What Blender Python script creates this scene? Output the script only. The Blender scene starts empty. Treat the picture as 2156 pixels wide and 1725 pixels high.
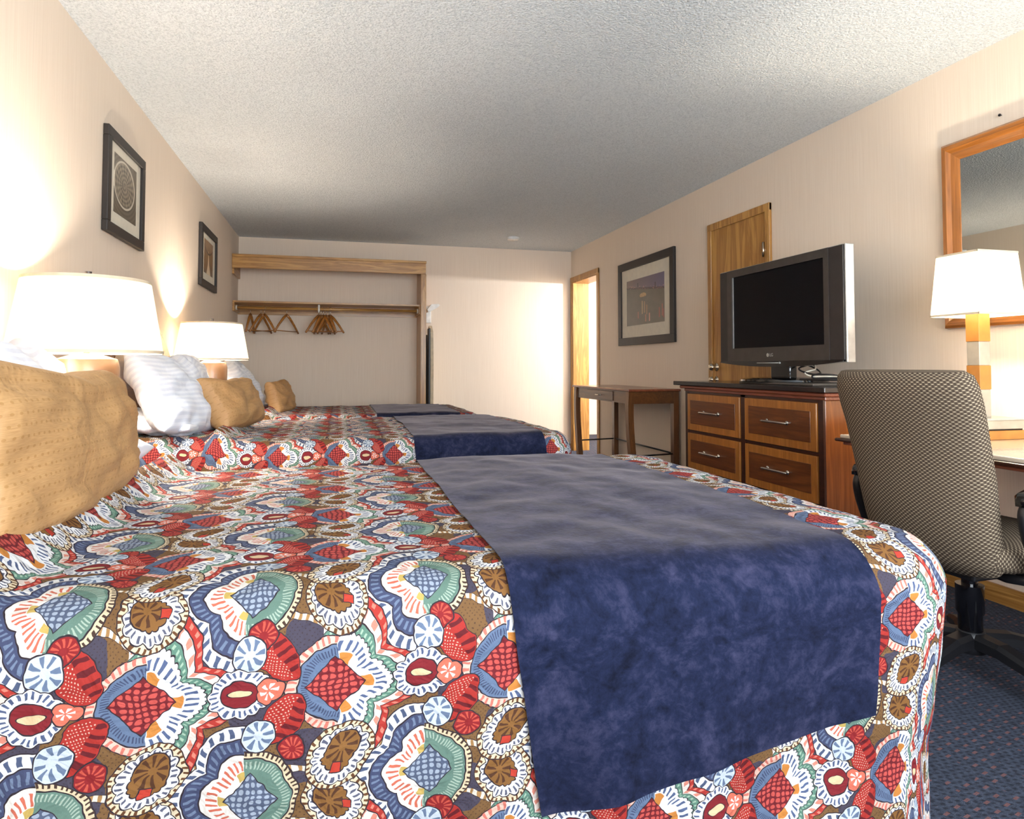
import bpy, bmesh, math, random
from mathutils import Vector, Matrix, noise
PI = math.pi
S = bpy.context.scene
COL = S.collection
random.seed(7)

# ------------------------------------------------------------------ camera
cam_d = bpy.data.cameras.new('camera')
cam = bpy.data.objects.new('camera', cam_d); COL.objects.link(cam)
FPX = 1400.0
cam_d.sensor_width = 36; cam_d.sensor_fit = 'HORIZONTAL'
cam_d.lens = FPX / 2156 * 36
cam_d.clip_start = .02
PITCH = math.radians(2.0)
YAW = math.atan((1078 - 712) / FPX * math.cos(PITCH))
cam_d.shift_y = -(862.5 - (772 - FPX * math.tan(PITCH))) / 2156
cam.location = (0, 0, 1.03)
cam.rotation_euler = (PI / 2 + PITCH, 0, -YAW)
S.camera = cam
S.view_settings.view_transform = 'Standard'
S.view_settings.look = 'None'
S.view_settings.exposure = .73
S.view_settings.gamma = 1.0
S.view_settings.use_curve_mapping = False

# ------------------------------------------------------------------ world + room lights
w = bpy.data.worlds.new('world'); S.world = w; w.use_nodes = True
w.node_tree.nodes['Background'].inputs[0].default_value = (.75, .87, 1, 1)
w.node_tree.nodes['Background'].inputs[1].default_value = 1.2
def area(name, loc, rot, sx, sy, e, col):
    l = bpy.data.lights.new(name, 'AREA'); l.shape = 'RECTANGLE'; l.size = sx; l.size_y = sy
    l.energy = e; l.color = col
    o = bpy.data.objects.new(name, l); COL.objects.link(o); o.location = loc; o.rotation_euler = rot
    return o
def point(name, loc, e, col, r=.035):
    l = bpy.data.lights.new(name, 'POINT'); l.energy = e; l.color = col; l.shadow_soft_size = r
    o = bpy.data.objects.new(name, l); COL.objects.link(o); o.location = loc
    return o
# daylight entering through the wide window behind the camera
area('window_daylight', (1.05, -1.32, 1.45), (PI / 2, 0, 0), 2.9, 1.7, 132, (.86, .93, 1))
# vanity lamp in the washroom beside the far wall
point('washroom_light', (4.20, 6.60, 2.03), 150, (.93, .96, 1), .04)
WARM = (1, .89, .75)
E_BED, E_DESK = 30, 21

# ------------------------------------------------------------------ node expression helper
class Ex:
    def __init__(s, nt, sock): s.nt = nt; s.s = sock
    def _m(s, op, *a):
        n = s.nt.nodes.new('ShaderNodeMath'); n.operation = op
        for i, v in enumerate((s,) + a):
            if isinstance(v, Ex): s.nt.links.new(v.s, n.inputs[i])
            else: n.inputs[i].default_value = v
        return Ex(s.nt, n.outputs[0])
    def __add__(s, o): return s._m('ADD', o)
    __radd__ = __add__
    def __sub__(s, o): return s._m('SUBTRACT', o)
    def __rsub__(s, o): return (s * -1) + o
    def __mul__(s, o): return s._m('MULTIPLY', o)
    __rmul__ = __mul__
    def __truediv__(s, o): return s._m('DIVIDE', o)
    def lt(s, o): return s._m('LESS_THAN', o)
    def gt(s, o): return s._m('GREATER_THAN', o)
    def abs(s): return s._m('ABSOLUTE')
    def sin(s): return s._m('SINE')
    def cos(s): return s._m('COSINE')
    def sqrt(s): return s._m('SQRT')
    def fract(s): return s._m('FRACT')
    def min(s, o): return s._m('MINIMUM', o)
    def max(s, o): return s._m('MAXIMUM', o)
    def wrap(s, h): return s._m('WRAP', h, -h)
    def atan2(s, o): return s._m('ARCTAN2', o)
    def clamp(s):
        r = s._m('ADD', 0.0); r.s.node.use_clamp = True; return r

def srgb(c):
    f = lambda v: (v / 255 / 12.92) if v / 255 <= .04045 else ((v / 255 + .055) / 1.055) ** 2.4
    return (f(c[0]), f(c[1]), f(c[2]), 1)
def mix(nt, fac, a, b):
    n = nt.nodes.new('ShaderNodeMix'); n.data_type = 'RGBA'; n.clamp_factor = True
    for k, v in ((0, fac), (6, a), (7, b)):
        if isinstance(v, Ex): nt.links.new(v.s, n.inputs[k])
        elif k == 0: n.inputs[0].default_value = v
        else: n.inputs[k].default_value = srgb(v)
    return Ex(nt, n.outputs[2])
def newmat(name):
    m = bpy.data.materials.new(name); m.use_nodes = True
    nt = m.node_tree; b = nt.nodes['Principled BSDF']
    return m, nt, b
def coords(nt, kind='Object'):
    return Ex(nt, nt.nodes.new('ShaderNodeTexCoord').outputs[kind])
def mapping(nt, v, scale=(1, 1, 1), rot=(0, 0, 0), loc=(0, 0, 0)):
    n = nt.nodes.new('ShaderNodeMapping'); nt.links.new(v.s, n.inputs[0])
    n.inputs['Location'].default_value = loc; n.inputs['Rotation'].default_value = rot; n.inputs['Scale'].default_value = scale
    return Ex(nt, n.outputs[0])
def noi(nt, v, scale, detail=3, rough=.5, dist=0):
    n = nt.nodes.new('ShaderNodeTexNoise'); nt.links.new(v.s, n.inputs['Vector'])
    n.inputs['Scale'].default_value = scale; n.inputs['Detail'].default_value = detail
    n.inputs['Roughness'].default_value = rough; n.inputs['Distortion'].default_value = dist
    return Ex(nt, n.outputs[0])
def vor(nt, v, scale, feature='F1', rnd=1.0):
    n = nt.nodes.new('ShaderNodeTexVoronoi'); nt.links.new(v.s, n.inputs['Vector']); n.feature = feature
    n.inputs['Scale'].default_value = scale; n.inputs['Randomness'].default_value = rnd
    return Ex(nt, n.outputs['Distance'])
def sepxyz(nt, v):
    n = nt.nodes.new('ShaderNodeSeparateXYZ'); nt.links.new(v.s, n.inputs[0])
    return [Ex(nt, o) for o in n.outputs]
def ramp(nt, fac, stops):
    n = nt.nodes.new('ShaderNodeValToRGB'); nt.links.new(fac.s, n.inputs[0])
    e = n.color_ramp.elements
    while len(e) < len(stops): e.new(.5)
    for k, (p, c) in enumerate(stops): e[k].position = p; e[k].color = srgb(c)
    return Ex(nt, n.outputs[0])
def bump(nt, b, h, strength, dist=.01):
    n = nt.nodes.new('ShaderNodeBump'); nt.links.new(h.s, n.inputs['Height'])
    n.inputs['Strength'].default_value = strength; n.inputs['Distance'].default_value = dist
    nt.links.new(n.outputs[0], b.inputs['Normal'])
def setc(nt, b, c):
    if isinstance(c, Ex): nt.links.new(c.s, b.inputs['Base Color'])
    else: b.inputs['Base Color'].default_value = srgb(c)

def plain(name, c, rough=.5, metal=0, var=.06, coat=0):
    m, nt, b = newmat(name)
    co = coords(nt)
    n = noi(nt, co, 18, 3)
    d = tuple(int(x * (1 - var)) for x in c); u = tuple(min(255, int(x * (1 + var))) for x in c)
    setc(nt, b, ramp(nt, n, [(.3, d), (.7, u)]))
    b.inputs['Roughness'].default_value = rough; b.inputs['Metallic'].default_value = metal
    b.inputs['Coat Weight'].default_value = coat
    return m
def wood(name, dark, light, axis='Z', rough=.35, scale=1.0, coat=.2, contrast=1.0, knots=True):
    m, nt, b = newmat(name)
    co = coords(nt)
    st = {'X': (1.2, 16, 16), 'Y': (16, 1.2, 16), 'Z': (16, 16, 1.2)}[axis]
    v = mapping(nt, co, tuple(s * scale for s in st))
    n1 = noi(nt, v, 1.0, 4, .6, 1.2 if knots else .3)
    st2 = {'X': (4, 160, 160), 'Y': (160, 4, 160), 'Z': (160, 160, 4)}[axis]
    n2 = noi(nt, mapping(nt, co, st2), 1.0, 2, .6)
    rings = ((n1 * 22).sin() * .5 + .5)
    f = (rings * .45 * contrast + n2 * .5 + .02).clamp()
    setc(nt, b, ramp(nt, f, [(.15, dark), (.75, light)]))
    b.inputs['Roughness'].default_value = rough; b.inputs['Coat Weight'].default_value = coat
    b.inputs['Coat Roughness'].default_value = .2
    bump(nt, b, f, .08, .002)
    return m

# ---- wall covering: fine vertical threads
def wallpaper(name, c1, c2):
    m, nt, b = newmat(name)
    co = coords(nt)
    n = noi(nt, mapping(nt, co, (230, 230, 2.5)), 1, 3, .65)
    n2 = noi(nt, mapping(nt, co, (90, 90, .8)), 1, 2, .5)
    f = n * .8 + n2 * .2
    setc(nt, b, ramp(nt, f, [(.3, c1), (.68, c2)]))
    b.inputs['Roughness'].default_value = .75
    bump(nt, b, n, .15, .002)
    return m
M = {}
M['wall'] = wallpaper('wall_vinyl', (226, 208, 188), (237, 221, 203))
m, nt, b = newmat('popcorn_ceiling')
co = coords(nt)
f = noi(nt, co, 110, 4, .65)
g = vor(nt, co, 90)
setc(nt, b, ramp(nt, f, [(.32, (198, 206, 210)), (.55, (232, 238, 241))]))
b.inputs['Roughness'].default_value = .95
bump(nt, b, f + g * -.4, .9, .012)
M['ceiling'] = m
# carpet
m, nt, b = newmat('navy_fleck_carpet')
co = coords(nt); x, y, z = sepxyz(nt, co)
base = ramp(nt, noi(nt, co, 60, 4, .7), [(.3, (26, 32, 48)), (.7, (72, 80, 98))])
xs, ys = (x + y * .5) / .022, y / .014
row = (ys - (ys.fract())) * .37
cx = ((xs + row).fract() - .5).abs(); cy = (ys.fract() - .5).abs()
dash = cx.lt(.24) * cy.lt(.22)
base = mix(nt, dash * .75, base, (14, 20, 34))
xs2, ys2 = (x + y * .4) / .05, (y - x * .3) / .03
row2 = (ys2 - ys2.fract()) * .61
d2 = ((xs2 + row2).fract() - .5).abs().lt(.2) * (ys2.fract() - .5).abs().lt(.13)
base = mix(nt, d2 * noi(nt, co, 7, 2).gt(.47) * .6, base, (132, 84, 78))
setc(nt, b, base); b.inputs['Roughness'].default_value = 1
bump(nt, b, noi(nt, co, 400, 2), .6, .004)
M['carpet'] = m
M['oak'] = wood('honey_oak', (150, 100, 44), (200, 152, 82), 'Z')
M['oak_x'] = wood('honey_oak_lengthwise', (150, 100, 44), (200, 152, 82), 'X')
M['oak_y'] = wood('honey_oak_crosswise', (150, 100, 44), (200, 152, 82), 'Y')
M['oakdoor'] = wood('oak_door_veneer', (148, 98, 42), (196, 148, 78), 'Z', scale=.6)
M['cherry'] = wood('cherry', (70, 32, 14), (112, 56, 24), 'Y', .25, coat=.5, contrast=.6)
M['cherry_z'] = wood('cherry_upright', (110, 58, 22), (158, 88, 38), 'Z', .22, coat=.6, contrast=.5)
M['cherryband'] = wood('crossband_veneer', (142, 86, 34), (192, 126, 56), 'Z', .28, coat=.5, contrast=.5)
M['cherrypanel'] = wood('drawer_panel_veneer', (82, 42, 18), (126, 70, 30), 'Y', .28, coat=.5, contrast=.7)
M['cherrydark'] = wood('dark_edge_wood', (44, 20, 12), (72, 34, 20), 'Y', .3, coat=.4, contrast=.4)
M['mould'] = wood('rosy_moulding', (120, 62, 44), (160, 92, 66), 'Y', .25, coat=.5, contrast=.4)
M['headwood'] = wood('headboard_wood', (120, 76, 46), (168, 116, 74), 'Y', .3, coat=.4, contrast=.6)
M['mirwood'] = wood('amber_mirror_frame', (118, 70, 26), (170, 108, 48), 'Z', .25, coat=.5, contrast=.5)
M['mirwood_y'] = wood('amber_mirror_frame_rail', (118, 70, 26), (170, 108, 48), 'Y', .25, coat=.5, contrast=.5)
M['tablewood'] = wood('walnut_table', (78, 46, 22), (124, 78, 40), 'Y', .3, coat=.4, contrast=.5)
M['tablewood_z'] = wood('walnut_table_leg', (84, 50, 24), (128, 80, 42), 'Z', .3, coat=.4, contrast=.5)
M['tabletop'] = wood('walnut_red_top', (112, 56, 36), (150, 84, 56), 'Y', .25, coat=.4, contrast=.5)
M['hangerwood'] = wood('hanger_wood', (140, 84, 30), (196, 134, 62), 'X', .35, contrast=.5)
M['lampwood'] = plain('lamp_wood_block', (188, 124, 56), .35)
M['blacktop'] = plain('black_laminate', (30, 24, 26), .22, coat=.3)
M['black'] = plain('black_plastic', (24, 24, 27), .38)
M['gloss'] = plain('gloss_black', (10, 10, 14), .12, coat=.5)
M['screen'] = plain('tv_screen', (9, 10, 15), .3)
M['screen'].node_tree.nodes['Principled BSDF'].inputs['Specular IOR Level'].default_value = .12
M['bezel'] = plain('tv_bezel_grey', (66, 60, 56), .4, .2)
M['bezel2'] = plain('tv_speaker_strip', (46, 41, 40), .5, .1)
M['silver'] = plain('silver_trim', (196, 196, 192), .3, .6)
M['chrome'] = plain('brushed_nickel', (215, 210, 200), .22, 1.0)
M['brass'] = plain('worn_nickel_knob', (205, 196, 180), .18, 1.0)
M['cream'] = plain('cream_plastic', (226, 220, 204), .45)
M['white'] = plain('white_plastic', (232, 232, 228), .45)
M['beigeblock'] = plain('beige_metal_block', (186, 176, 158), .4, .3)
M['frameblk'] = plain('dark_picture_frame', (36, 29, 25), .5)
M['mat'] = plain('ivory_mat_board', (222, 214, 196), .8, var=.02)
M['desktop'] = plain('pale_desk_laminate', (206, 190, 168), .18, coat=.4, var=.03)
M['lampbase'] = plain('bronze_ceramic', (128, 94, 66), .35, .1, coat=.3)
M['boardcover'] = plain('ironing_cover', (206, 190, 162), .9)
M['swivel'] = plain('swivel_board_grey', (84, 78, 72), .5)
M['metal'] = plain('dark_metal', (58, 54, 54), .35, .7)
m, nt, b = newmat('mirror_glass')
setc(nt, b, (205, 208, 204)); b.inputs['Metallic'].default_value = 1; b.inputs['Roughness'].default_value = .015
M['mirror'] = m
def shade_mat(name, col, tr):
    m, nt, b = newmat(name); nt.nodes.remove(b)
    out = nt.nodes['Material Output']
    d = nt.nodes.new('ShaderNodeBsdfDiffuse'); t = nt.nodes.new('ShaderNodeBsdfTranslucent'); mx = nt.nodes.new('ShaderNodeMixShader')
    n = noi(nt, mapping(nt, coords(nt), (260, 260, 260)), 1, 2)
    c = ramp(nt, n, [(.3, tuple(int(v * .95) for v in col)), (.7, col)])
    nt.links.new(c.s, d.inputs[0]); nt.links.new(c.s, t.inputs[0]); mx.inputs[0].default_value = tr
    nt.links.new(d.outputs[0], mx.inputs[1]); nt.links.new(t.outputs[0], mx.inputs[2]); nt.links.new(mx.outputs[0], out.inputs[0])
    return m
M['shade'] = shade_mat('linen_shade', (252, 244, 228), .82)
M['shade2'] = shade_mat('white_shade', (252, 248, 238), .82)
M['shadetrim'] = plain('shade_edge_tape', (214, 196, 168), .8)

# white striped pillow cotton (uv in metres)
m, nt, b = newmat('white_stripe_cotton')
uv = coords(nt, 'UV'); x, y, z = sepxyz(nt, uv)
st = (y * (2 * PI / .026)).sin() * .5 + .5
setc(nt, b, mix(nt, st.gt(.5) * .55, (238, 241, 248), (214, 219, 232)))
b.inputs['Roughness'].default_value = .8; b.inputs['Specular IOR Level'].default_value = .25
bump(nt, b, noi(nt, coords(nt), 9, 3, .5, .8) + st * .03, .25, .02)
M['cotton'] = m
# gold jacquard
m, nt, b = newmat('gold_jacquard')
uv = coords(nt, 'UV'); x, y, z = sepxyz(nt, uv)
gx, gy = x / .016, y / .019
off = ((gy * .5).fract()).gt(.5) * .5
rr = (((gx + off).fract() - .5) * ((gx + off).fract() - .5) + ((gy.fract() - .5) * (gy.fract() - .5) * 2.2)).sqrt()
dot = rr.lt(.2)
gb = ramp(nt, noi(nt, mapping(nt, uv, (40, 900, 1)), 1, 2), [(.3, (164, 124, 80)), (.7, (186, 146, 98))])
setc(nt, b, mix(nt, dot * .5, gb, (146, 104, 52)))
b.inputs['Roughness'].default_value = .55; b.inputs['Specular IOR Level'].default_value = .35
bump(nt, b, noi(nt, coords(nt), 7, 3, .5, 1.2), .35, .03)
M['gold'] = m
# navy suede
m, nt, b = newmat('navy_suede')
co = coords(nt, 'UV')
n = noi(nt, co, 9, 6, .7, .6); n2 = noi(nt, co, 42, 4, .75, .3)
setc(nt, b, ramp(nt, n * .6 + n2 * .4, [(.36, (10, 14, 30)), (.5, (24, 30, 54)), (.66, (52, 53, 78))]))
b.inputs['Roughness'].default_value = .85
b.inputs['Specular IOR Level'].default_value = .1
b.inputs['Sheen Weight'].default_value = .22; b.inputs['Sheen Roughness'].default_value = .35
b.inputs['Sheen Tint'].default_value = (.8, .72, .74, 1)
bump(nt, b, n2, .2, .005)
M['suede'] = m
# woven chair fabric: light dashes on dark brown
m, nt, b = newmat('basket_weave_upholstery')
uv = coords(nt, 'UV'); x, y, z = sepxyz(nt, uv)
gx, gy = x / .0085, y / .0125
off = ((gx * .5).fract()).gt(.5) * .5
fx, fy = gx.fract(), (gy + off).fract()
l1 = (fx - .5).abs().gt(.34) * .45
l2 = (fy - .5).abs().lt(.15) * (fx - .5).abs().lt(.36)
bs = mix(nt, l1 * .8, (72, 60, 50), (136, 121, 102))
setc(nt, b, mix(nt, l2 * .85, bs, (180, 164, 138)))
b.inputs['Roughness'].default_value = .9; b.inputs['Specular IOR Level'].default_value = .2
bump(nt, b, l2 + l1, .25, .002)
M['weave'] = m

# ---- floral bedspread print, drawn motif by motif (uv in metres -> mm)
def floral():
    m, nt, b = newmat('jacobean_floral_quilt')
    uv = coords(nt, 'UV')
    nn = nt.nodes.new('ShaderNodeTexNoise'); nt.links.new(uv.s, nn.inputs['Vector'])
    nn.inputs['Scale'].default_value = 26; nn.inputs['Detail'].default_value = 2
    nx, ny, nz = sepxyz(nt, Ex(nt, nn.outputs['Color']))
    x, y, z = sepxyz(nt, uv)
    x = x * 820 + (nx - .5) * 16
    y = y * 820 + (ny - .5) * 16
    W, H = 216.0, 262.0
    INK = (44, 36, 44)
    state = {}
    def local(cx, cy, flip=1, rot=0):
        X = (x - cx).wrap(W / 2); Y = (y - cy).wrap(H / 2)
        if flip < 0: X = X * -1
        if rot:
            c, s = math.cos(rot), math.sin(rot)
            X, Y = X * c + Y * s, Y * c - X * s
        return X, Y
    def pol(X, Y): return (X * X + Y * Y).sqrt(), Y.atan2(X)
    def paint(col, mask, c): return mix(nt, mask, col, c)
    def shape(col, d, R, c, extra=None, ink=1.6):          # filled where d < R, inked rim
        k1, k2 = d.lt(R), d.lt(R - ink)
        if extra is not None: k1 = k1 * extra; k2 = k2 * extra
        return paint(paint(col, k1, INK), k2, c)
    def dashes(col, r, th, n, r0, r1, c, extra=None, ph=0, duty=.25):
        k = (r - (r0 + r1) / 2).abs().lt((r1 - r0) / 2) * (th * n + ph).sin().gt(duty)
        if extra is not None: k = k * extra
        return paint(col, k, c)
    # ground
    g = (x * .05).sin() * (y * .043).sin()
    col = mix(nt, g.gt(.1), (124, 90, 52), (70, 66, 82))
    dt = (x * .9).sin() * (y * .9).sin()
    col = paint(col, dt.gt(.72) * .6, (52, 36, 30))
    # scrolling white + cream ribbons through the ground
    rb = ((y + (x * (2 * PI / W)).sin() * 26) * (2 * PI / H * 2)).sin()
    col = paint(col, rb.abs().lt(.20), INK)
    col = paint(col, rb.abs().lt(.165), (232, 222, 204))
    col = paint(col, rb.abs().lt(.165) * (x * .7).sin().gt(.2), (170, 128, 78))
    # --- grey flower
    X, Y = local(-98, 125, -1); r, th = pol(X, Y)
    lob = (th * 2.5).cos().abs()
    rs = r / (lob * .24 + .86)
    fr = (X + 12).gt(0)
    col = shape(col, rs, 88, (236, 234, 232), fr)
    col = dashes(col, rs, th, 44, 74, 84, (78, 92, 122), fr)
    col = shape(col, rs, 72, (66, 76, 108), fr)
    col = dashes(col, rs, th, 56, 58, 68, (112, 128, 156), fr)
    col = shape(col, rs, 55, (244, 236, 226), fr)
    col = dashes(col, rs, th, 38, 34, 48, (214, 112, 88), fr)
    col = dashes(col, rs, th, 5, 24, 33, (206, 176, 96), fr, PI / 2, .6)
    cr, ct = pol(X - 6, Y)
    lf = X.lt(6)
    col = shape(col, cr, 62, (226, 206, 170), lf)
    col = dashes(col, cr, ct, 60, 56, 61, (70, 50, 40), lf)
    col = shape(col, cr, 54, (104, 136, 122), lf)
    col = dashes(col, cr, ct, 70, 40, 50, (170, 190, 172), lf)
    br = X.abs() * 1.1 + Y.abs()
    bb = ((X * .42).sin() * (Y * .42).sin()).abs()
    col = shape(col, br, 34, (86, 98, 122))
    col = paint(col, br.lt(32) * bb.gt(.45), (166, 178, 194))
    # --- red flower
    X, Y = local(0, 0); r, th = pol(X, Y)
    lob = (th * 2.5).cos().abs()
    rs = r / (lob * .3 + .78)
    fr = (X + 14).gt(0)
    col = shape(col, rs, 102, (182, 54, 44), fr)
    col = dashes(col, rs, th, 60, 94, 99, (226, 132, 112), fr)
    col = shape(col, rs, 91, (240, 222, 210), fr)
    col = dashes(col, rs, th, 34, 80, 89, (222, 140, 120), fr)
    col = shape(col, rs, 77, (96, 138, 120), fr)
    col = dashes(col, rs, th, 74, 67, 72, (164, 192, 168), fr)
    fine = (th * 30).cos().abs() * .05 + 1
    rp = rs / fine
    col = shape(col, rp, 63, (244, 244, 244), fr)
    col = dashes(col, rs, th, 40, 44, 57, (84, 100, 136), fr)
    col = dashes(col, rs, th, 5, 28, 42, (208, 134, 60), fr, PI / 2, .55)
    cr, ct = pol(X - 8, Y)
    lf = X.lt(4)
    col = shape(col, cr, 66, (240, 196, 178), lf)
    col = dashes(col, cr, ct, 46, 56, 65, (214, 120, 104), lf)
    col = shape(col, cr, 55, (100, 120, 150), lf)
    col = dashes(col, cr, ct, 80, 42, 50, (62, 74, 104), lf)
    br = X.abs() + Y.abs() * .9
    bb = ((X * .36).sin() * (Y * .36).sin()).abs()
    col = shape(col, br, 37, (116, 26, 34))
    col = paint(col, br.lt(35) * bb.gt(.4), (206, 84, 76))
    # --- brown curls in white scalloped collars
    for cx, cy in ((2, 108), (6, -96)):
        X, Y = local(cx, cy, 1, .6 if cy > 0 else -.9); X = X * 1.12; Y = Y * .88; r, th = pol(X, Y)
        rs = r / ((th * 7).cos().abs() * .12 + .92)
        col = shape(col, r, 41, (230, 212, 178))
        col = dashes(col, r, th, 34, 35, 40, (104, 66, 36))
        col = shape(col, rs, 34, (244, 242, 240))
        col = dashes(col, rs, th, 28, 24, 31, (92, 96, 116))
        r2, th2 = pol(X + 4, Y - 7)
        col = shape(col, rs.min(r2 - 1), 20, (140, 96, 46))
        col = dashes(col, r2, th2, 9, 5, 18, (84, 50, 26))
        k3 = ((X - 10).abs() + (Y + 10).abs())
        col = shape(col, k3, 9, (196, 62, 44))
    # --- red sea-horse scrolls
    for cx, cy, ro in ((-66, 42, .5), (-60, -40, -.5)):
        X, Y = local(cx, cy, 1, ro)
        d = (X * X * 2.4 + Y * Y).sqrt()
        col = shape(col, d, 36, (176, 46, 38))
        col = paint(col, d.lt(33) * (Y * .5).sin().gt(.2) * X.gt(3), (100, 18, 26))
        col = paint(col, d.lt(31) * ((X * 1.1).sin() * (Y * 1.1).sin()).gt(.6) * X.lt(2), (240, 190, 170))
    for cx, cy in ((-84, 72), (-50, -80)):
        X, Y = local(cx, cy); r, th = pol(X, Y)
        col = shape(col, r, 17, (146, 30, 34))
        col = dashes(col, r, th, 12, 5, 14, (206, 84, 66))
    # --- pale blue fans
    for cx, cy in ((-100, 52), (-88, -58)):
        X, Y = local(cx, cy); r, th = pol(X, Y)
        col = shape(col, r, 21, (206, 216, 226))
        col = dashes(col, r, th, 8, 6, 18, (104, 122, 150))
    # --- eye flower + coral bud
    X, Y = local(-110, 0); r, th = pol(X, Y)
    rs = r / ((th * 6).cos().abs() * .1 + .94)
    col = shape(col, rs, 36, (244, 244, 244))
    col = dashes(col, rs, th, 26, 25, 33, (84, 98, 132))
    col = shape(col, r, 22, (134, 30, 38))
    e = (X * X + Y * Y * 5).sqrt()
    col = shape(col, e, 15, (232, 202, 158))
    X, Y = local(-76, 0); r, th = pol(X, Y)
    rs = r / ((th * 1.5).cos().abs() * .4 + .75)
    col = shape(col, rs, 17, (224, 116, 92))
    col = dashes(col, r, th, 6, 2, 10, (246, 240, 236))
    th_ = noi(nt, mapping(nt, uv, (900, 900, 1)), 1, 2)
    col = mix(nt, (th_ * .34 + .20), col, (40, 30, 30))
    setc(nt, b, col)
    b.inputs['Roughness'].default_value = .8
    b.inputs['Specular IOR Level'].default_value = .2
    q = noi(nt, uv, 22, 3, .5, 1.0)
    bump(nt, b, q, .45, .02)
    return m
M['floral'] = floral()

# ------------------------------------------------------------------ mesh helpers
class MB:
    def __init__(s): s.bm = bmesh.new(); s.uv = None
    def box(s, x0, x1, y0, y1, z0, z1, bev=0, seg=2):
        g = bmesh.ops.create_cube(s.bm, size=1)['verts']
        for v in g:
            v.co = Vector(((x0 + x1) / 2 + v.co.x * (x1 - x0), (y0 + y1) / 2 + v.co.y * (y1 - y0), (z0 + z1) / 2 + v.co.z * (z1 - z0)))
        if bev:
            es = {e for v in g for e in v.link_edges}
            bmesh.ops.bevel(s.bm, geom=list(es), offset=bev, segments=seg, affect='EDGES', profile=.5)
        return s
    def prism(s, pts, axis, a, b):                          # polygon (2-D) extruded along an axis
        def P(p, t):
            return {'X': (t, p[0], p[1]), 'Y': (p[0], t, p[1]), 'Z': (p[0], p[1], t)}[axis]
        A = [s.bm.verts.new(P(p, a)) for p in pts]; B = [s.bm.verts.new(P(p, b)) for p in pts]
        s.bm.faces.new(A); s.bm.faces.new(B[::-1])
        for i in range(len(pts)):
            j = (i + 1) % len(pts); s.bm.faces.new((A[i], B[i], B[j], A[j]))
        return s
    def tube(s, pts, r, n=10, cap=True):
        pts = [Vector(p) for p in pts]; rings = []
        rr = r if isinstance(r, (list, tuple)) else [r] * len(pts)
        up = Vector((0, 0, 1))
        prev = None
        for i, p in enumerate(pts):
            d = (pts[min(i + 1, len(pts) - 1)] - pts[max(i - 1, 0)]).normalized()
            if prev is None:
                a = d.orthogonal().normalized()
            else:
                a = (prev - d * prev.dot(d)).normalized()
            prev = a; bb = d.cross(a)
            rings.append([s.bm.verts.new(p + (a * math.cos(2 * PI * k / n) + bb * math.sin(2 * PI * k / n)) * rr[i]) for k in range(n)])
        for i in range(len(rings) - 1):
            for k in range(n):
                s.bm.faces.new((rings[i][k], rings[i][(k + 1) % n], rings[i + 1][(k + 1) % n], rings[i + 1][k]))
        if cap: s.bm.faces.new(rings[0][::-1]); s.bm.faces.new(rings[-1])
        return s
    def lathe(s, prof, n=32, c=(0, 0, 0), axis='Z', closed=False, sq=None):
        rings = []
        for r, h in prof:
            ring = []
            for k in range(n):
                t = 2 * PI * k / n
                x, y = r * math.cos(t), r * math.sin(t)
                p = {'Z': (x, y, h), 'X': (h, x, y), 'Y': (x, h, y)}[axis]
                ring.append(s.bm.verts.new(Vector(p) + Vector(c)))
            rings.append(ring)
        m = len(rings)
        for i in range(m if closed else m - 1):
            A, B = rings[i], rings[(i + 1) % m]
            for k in range(n): s.bm.faces.new((A[k], A[(k + 1) % n], B[(k + 1) % n], B[k]))
        if not closed:
            if prof[0][0] > 1e-6: s.bm.faces.new(rings[0][::-1])
            if prof[-1][0] > 1e-6: s.bm.faces.new(rings[-1])
        return s
    def loft(s, secs, closed_ends=True):                     # list of rings of points, uv = metres
        L = s.bm.loops.layers.uv.verify()
        rings = [[s.bm.verts.new(p) for p in ring] for ring in secs]
        n = len(rings[0]); vv = 0
        for i in range(len(rings) - 1):
            dv = (rings[i + 1][0].co - rings[i][0].co).length
            uu = 0
            for k in range(n):
                j = (k + 1) % n
                du = (Vector(secs[len(secs) // 2][j]) - Vector(secs[len(secs) // 2][k])).length
                f = s.bm.faces.new((rings[i][k], rings[i][j], rings[i + 1][j], rings[i + 1][k]))
                for lp, q in zip(f.loops, ((uu, vv), (uu + du, vv), (uu + du, vv + dv), (uu, vv + dv))): lp[L].uv = q
                uu += du
            vv += dv
        if closed_ends: s.bm.faces.new(rings[0][::-1]); s.bm.faces.new(rings[-1])
        return s
    def done(s, name, mat, parent=None, smooth=False, loc=None, rot=None, fixn=True):
        if fixn: bmesh.ops.recalc_face_normals(s.bm, faces=s.bm.faces)
        me = bpy.data.meshes.new(name); s.bm.to_mesh(me); s.bm.free()
        me.materials.append(mat if not isinstance(mat, str) else M[mat])
        if smooth:
            for p in me.polygons: p.use_smooth = True
            if smooth == 'auto':
                me.set_sharp_from_angle(angle=math.radians(40))
        o = bpy.data.objects.new(name, me); COL.objects.link(o)
        if parent: o.parent = parent
        if loc: o.location = loc
        if rot: o.rotation_euler = rot
        return o
def thing(name, label, cat, loc=(0, 0, 0), rz=0, group=None):
    o = bpy.data.objects.new(name, None); COL.objects.link(o); o.empty_display_size = .05
    o.location = loc; o.rotation_euler = (0, 0, rz); o['label'] = label; o['category'] = cat
    if group: o['group'] = group
    return o
def tag(o, label, cat, group=None):
    o['label'] = label; o['category'] = cat
    if group: o['group'] = group
    return o
def struct(o):
    o['kind'] = 'structure'; return o
def copy_thing(root, loc, rz, label):
    r = root.copy(); COL.objects.link(r); r.location = loc; r.rotation_euler = (0, 0, rz); r['label'] = label
    for ch in list(root.children):
        c = ch.copy(); COL.objects.link(c); c.parent = r
        for g in list(ch.children):
            d = g.copy(); COL.objects.link(d); d.parent = c
    return r

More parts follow.
